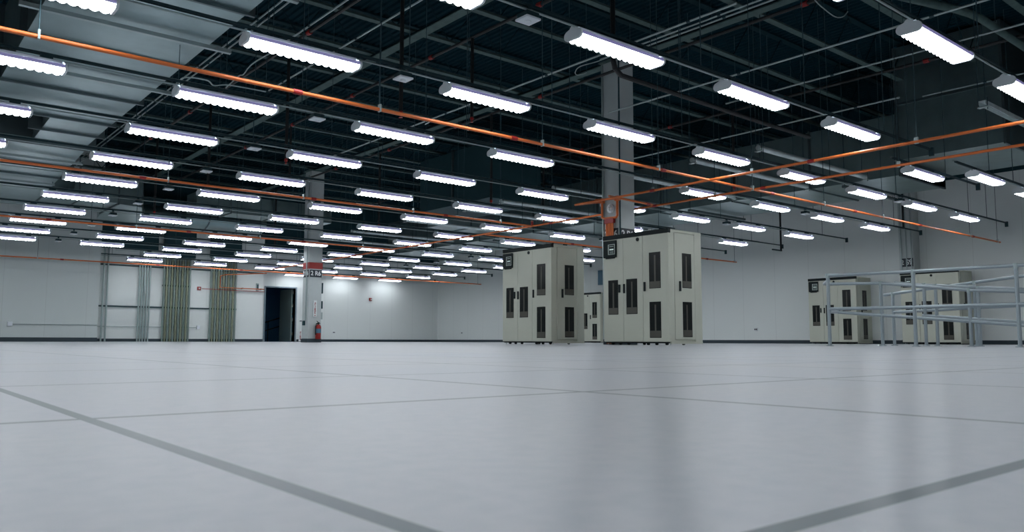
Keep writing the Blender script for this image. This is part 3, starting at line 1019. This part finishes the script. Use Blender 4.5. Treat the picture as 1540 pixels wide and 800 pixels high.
# ------------------------------------------------------------------ conduit wall
YW = YM - .09
gi = 0
for gname, xa, xb, nC in (('leftmost pair of wall conduits', 7.14, 7.28, 2), ('bundle of five wall conduits', 8.4, 8.78, 5), ('left bundle of eleven wall conduits', 9.3, 10.28, 11), ('right bundle of eleven wall conduits', 11.12, 12.13, 11)):
    for k in range(nC):
        x = xa + (xb - xa) * k / (nC - 1)
        lab = '%s vertical steel conduit from the left in the %s' % (ORD[k], gname)
        m_ = OLIVE if (nC == 11 and k % 2) else (WCON if nC == 11 else EMT)
        rc = .037 if nC == 11 else .031
        t = thing('wall_conduit', (x, YW, 0), lab, 'conduit', gname)
        MB().tube([(x, YW, 0.0), (x, YW, 5.6)], rc, 8).build('tube', m_, t, True)
        MB().tube([(x, YW, 2.9), (x, YW, 3.0)], rc + .006, 8).build('coupling', EMT, t)
    gi += 1
for k, (xa, xb, z) in enumerate(((7.0, 12.2, 1.3), (6.5, 13.3, 2.86), (9.25, 10.33, 2.16))):
    lab = ['lower dark strut rail behind the wall conduits', 'upper dark strut rail behind the wall conduits', 'short dark strut rail across the left bundle of eleven'][k]
    tag(MB().box(xa, xb, YM - .06, YM - .018, z, z + .055).box(xa, xb, YM - .018, YM - .001, z + .005, z + .012).build('strut_rail', STRUT, None), lab, 'strut rail', 'strut rails on the conduit wall')
for k, (xa, xb, z0, z1) in enumerate(((6.95, 8.98, 3.5, 5.6), (9.2, 10.4, 3.3, 5.6), (11.0, 12.25, 3.4, 5.6))):
    t = thing('pull_box', (xa, YM - .3, z0), 'large dark pull box high on the conduit wall, %s from the left' % ORD[k], 'electrical box', 'dark pull boxes on the conduit wall')
    MB().box(xa, xb, YM - .34, YM - .15, z0, z1, .01).build('enclosure', PULL, t)
    MB().box(xa + .05, xb - .05, YM - .355, YM - .34, z0 + .05, z1 - .05, .006).build('cover', PULL, t)
# low conduits with outlet boxes
t = thing('wall_outlet', (3.9, YL - .04, .57), 'pale box and thin conduit low on the far left wall', 'outlet')
MB().box(3.84, 3.98, YL - .07, YL - .001, .5, .64, .006).build('outlet_box', WHITE, t)
MB().tube([(3.98, YL - .04, .565), (6.45, YL - .04, .565)], .014, 6).build('conduit', EMT, t)
t = thing('wall_outlet', (10.69, YM - .04, .57), 'pale box and thin conduit low between the two bundles of eleven', 'outlet')
MB().box(10.63, 10.75, YM - .07, YM - .001, .5, .64, .006).build('outlet_box', WHITE, t)
MB().tube([(10.63, YM - .04, .565), (6.6, YM - .04, .565)], .014, 6).build('conduit', EMT, t)
t = thing('fire_alarm_pull', (10.65, YM - .04, 2.13), 'small dark red pull station between the two bundles of eleven', 'alarm')
MB().box(10.6, 10.74, YM - .06, YM - .001, 2.06, 2.2, .006).build('housing', RED, t)
MB().box(10.64, 10.70, YM - .075, YM - .058, 2.1, 2.16).build('handle', SIGNW, t)
MB().tube([(10.74, YM - .15, 2.12), (13.2, YM - .15, 2.1), (13.34, YM - .15, 2.1)], .014, 6).build('red_conduit', RED, t)
oc = orange([(13.3, YM - .2, 2.2), (11.45, YM - .2, 2.2), (11.45, YM - .2, 2.66), (11.6, YM - .3, 2.72), (12.6, 30.5, 2.72)], 'orange conduit bending down over the right bundle of eleven')
for x_ in (12.4, 13.2):
    MB().box(x_ - .02, x_ + .02, YM - .215, YM + .001, 2.17, 2.235).build('wall_bracket', EMT, oc)
t = thing('wall_device', (13.1, YM - .05, 2.2), 'small grey vertical box on the wall left of the doorway', 'device')
MB().box(13.02, 13.12, YM - .08, YM - .001, 2.1, 2.45, .005).build('housing', EMT, t)
MB().box(13.04, 13.10, YM - .085, YM - .078, 2.2, 2.4, .002).build('cover', PULL, t)
# outlets and alarms on far / right walls
for k, (x, y, z, face, lab) in enumerate(((17.59, YF, .44, 'y', 'small outlet low on the far wall right of the far column'), (XR, 32.2, .45, 'x', 'small outlet low on the right wall near the room corner'),
                                          (XR, 15.4, .47, 'x', 'small outlet low on the right wall left of the railing'), (15.9, YF, .95, 'y', 'small dark switch right of the doorway'))):
    t = thing('wall_outlet', (x, y, z), lab, 'outlet')
    if face == 'y':
        MB().box(x - .07, x + .07, y - .02, y - .001, z - .045, z + .045, .003).build('cover_plate', CAPM, t)
        MB().box(x - .05, x - .01, y - .026, y - .02, z - .025, z + .025).box(x + .01, x + .05, y - .026, y - .02, z - .025, z + .025).build('socket', DARK, t)
    else:
        MB().box(x - .02, x - .001, y - .07, y + .07, z - .045, z + .045, .003).build('cover_plate', CAPM, t)
        MB().box(x - .026, x - .02, y - .05, y - .01, z - .025, z + .025).box(x - .026, x - .02, y + .01, y + .05, z - .025, z + .025).build('socket', DARK, t)
t = thing('alarm_strobe', (19.52, YF - .04, 2.07), 'small red alarm strobe on the far wall between two light patches', 'alarm')
MB().box(19.44, 19.58, YF - .06, YF - .001, 2.0, 2.14, .008).build('housing', RED, t)
MB().box(19.49, 19.56, YF - .075, YF - .058, 2.04, 2.09).build('lens', SIGNW, t)

# dark sway braces at the row ends
for (x, y, z0, lab) in ((22.8, 13.95, 2.95, 'black upright brace with a foot at the end of the fourth light row'), (22.0, 9.72, 3.15, 'black upright brace in front of the right wall column')):
    t = thing('strut_brace', (x, y, z0), lab, 'brace', 'black braces at the row ends')
    MB().tube([(x, y, z0), (x, y, ZC)], .03, 8).build('upright', BLACK, t)
    MB().box(x - .5, x + .03, y - .02, y + .02, z0, z0 + .04).build('foot_channel', STRUT, t)

# loose flexible cables up between the lights
for pts, lab in (([(3.15, 10.76, 3.4), (3.06, 10.27, 3.4), (3.3, 10.11, 3.38), (3.43, 10.2, 3.36), (3.62, 10.18, 3.4), (4.1, 10.14, 3.4)], 'thin loose cable looping behind the orange conduit beside the left duct'),
                 ([(4.17, 11.87, 3.9), (4.12, 11.23, 3.9), (4.1, 10.98, 3.86), (4.05, 10.67, 3.86), (4.07, 10.47, 3.9), (4.1, 9.95, 3.9)], 'thin kinked cable between the second and third lights at left'),
                 ([(9.67, 8.93, 4.9), (9.68, 9.34, 4.9), (9.59, 9.68, 4.88), (9.64, 9.86, 4.84), (9.79, 9.96, 4.84), (9.94, 9.88, 4.9)], 'thin cable loop hanging left of the near column top'),
                 ([(6.64, 10.11, 3.4), (6.62, 9.79, 3.4), (6.8, 9.83, 3.38), (7.08, 9.84, 3.38), (7.36, 9.96, 3.4)], 'thin loose cable near the middle of the nearest orange conduit'),
                 ([(10.88, 5.97, 5.2), (11.07, 5.97, 5.15), (11.57, 6.03, 5.15), (11.8, 6.01, 5.2), (11.9, 5.98, 5.3)], 'thin sagging cable at the top right above the second light')):
    t = thing('loose_cable', pts[0], lab, 'cable', 'loose cables in the roof space')
    # smooth the run
    q = [Vector(p) for p in pts]
    sm = []
    for i in range(len(q) - 1):
        p0, p1, p2, p3 = q[max(i - 1, 0)], q[i], q[i + 1], q[min(i + 2, len(q) - 1)]
        for k in range(6):
            u = k / 6
            sm.append(.5 * ((2 * p1) + (p2 - p0) * u + (2 * p0 - 5 * p1 + 4 * p2 - p3) * u * u + (3 * p1 - p0 - 3 * p2 + p3) * u ** 3))
    sm.append(q[-1])
    MB().tube(sm, .009, 6).build('cable_run', EMT, t, True)
    for p in (q[0], q[-1]):
        MB().tube([p, (p.x, p.y, ZC)], .005, 5).build('hanger_wire', ROD, t)
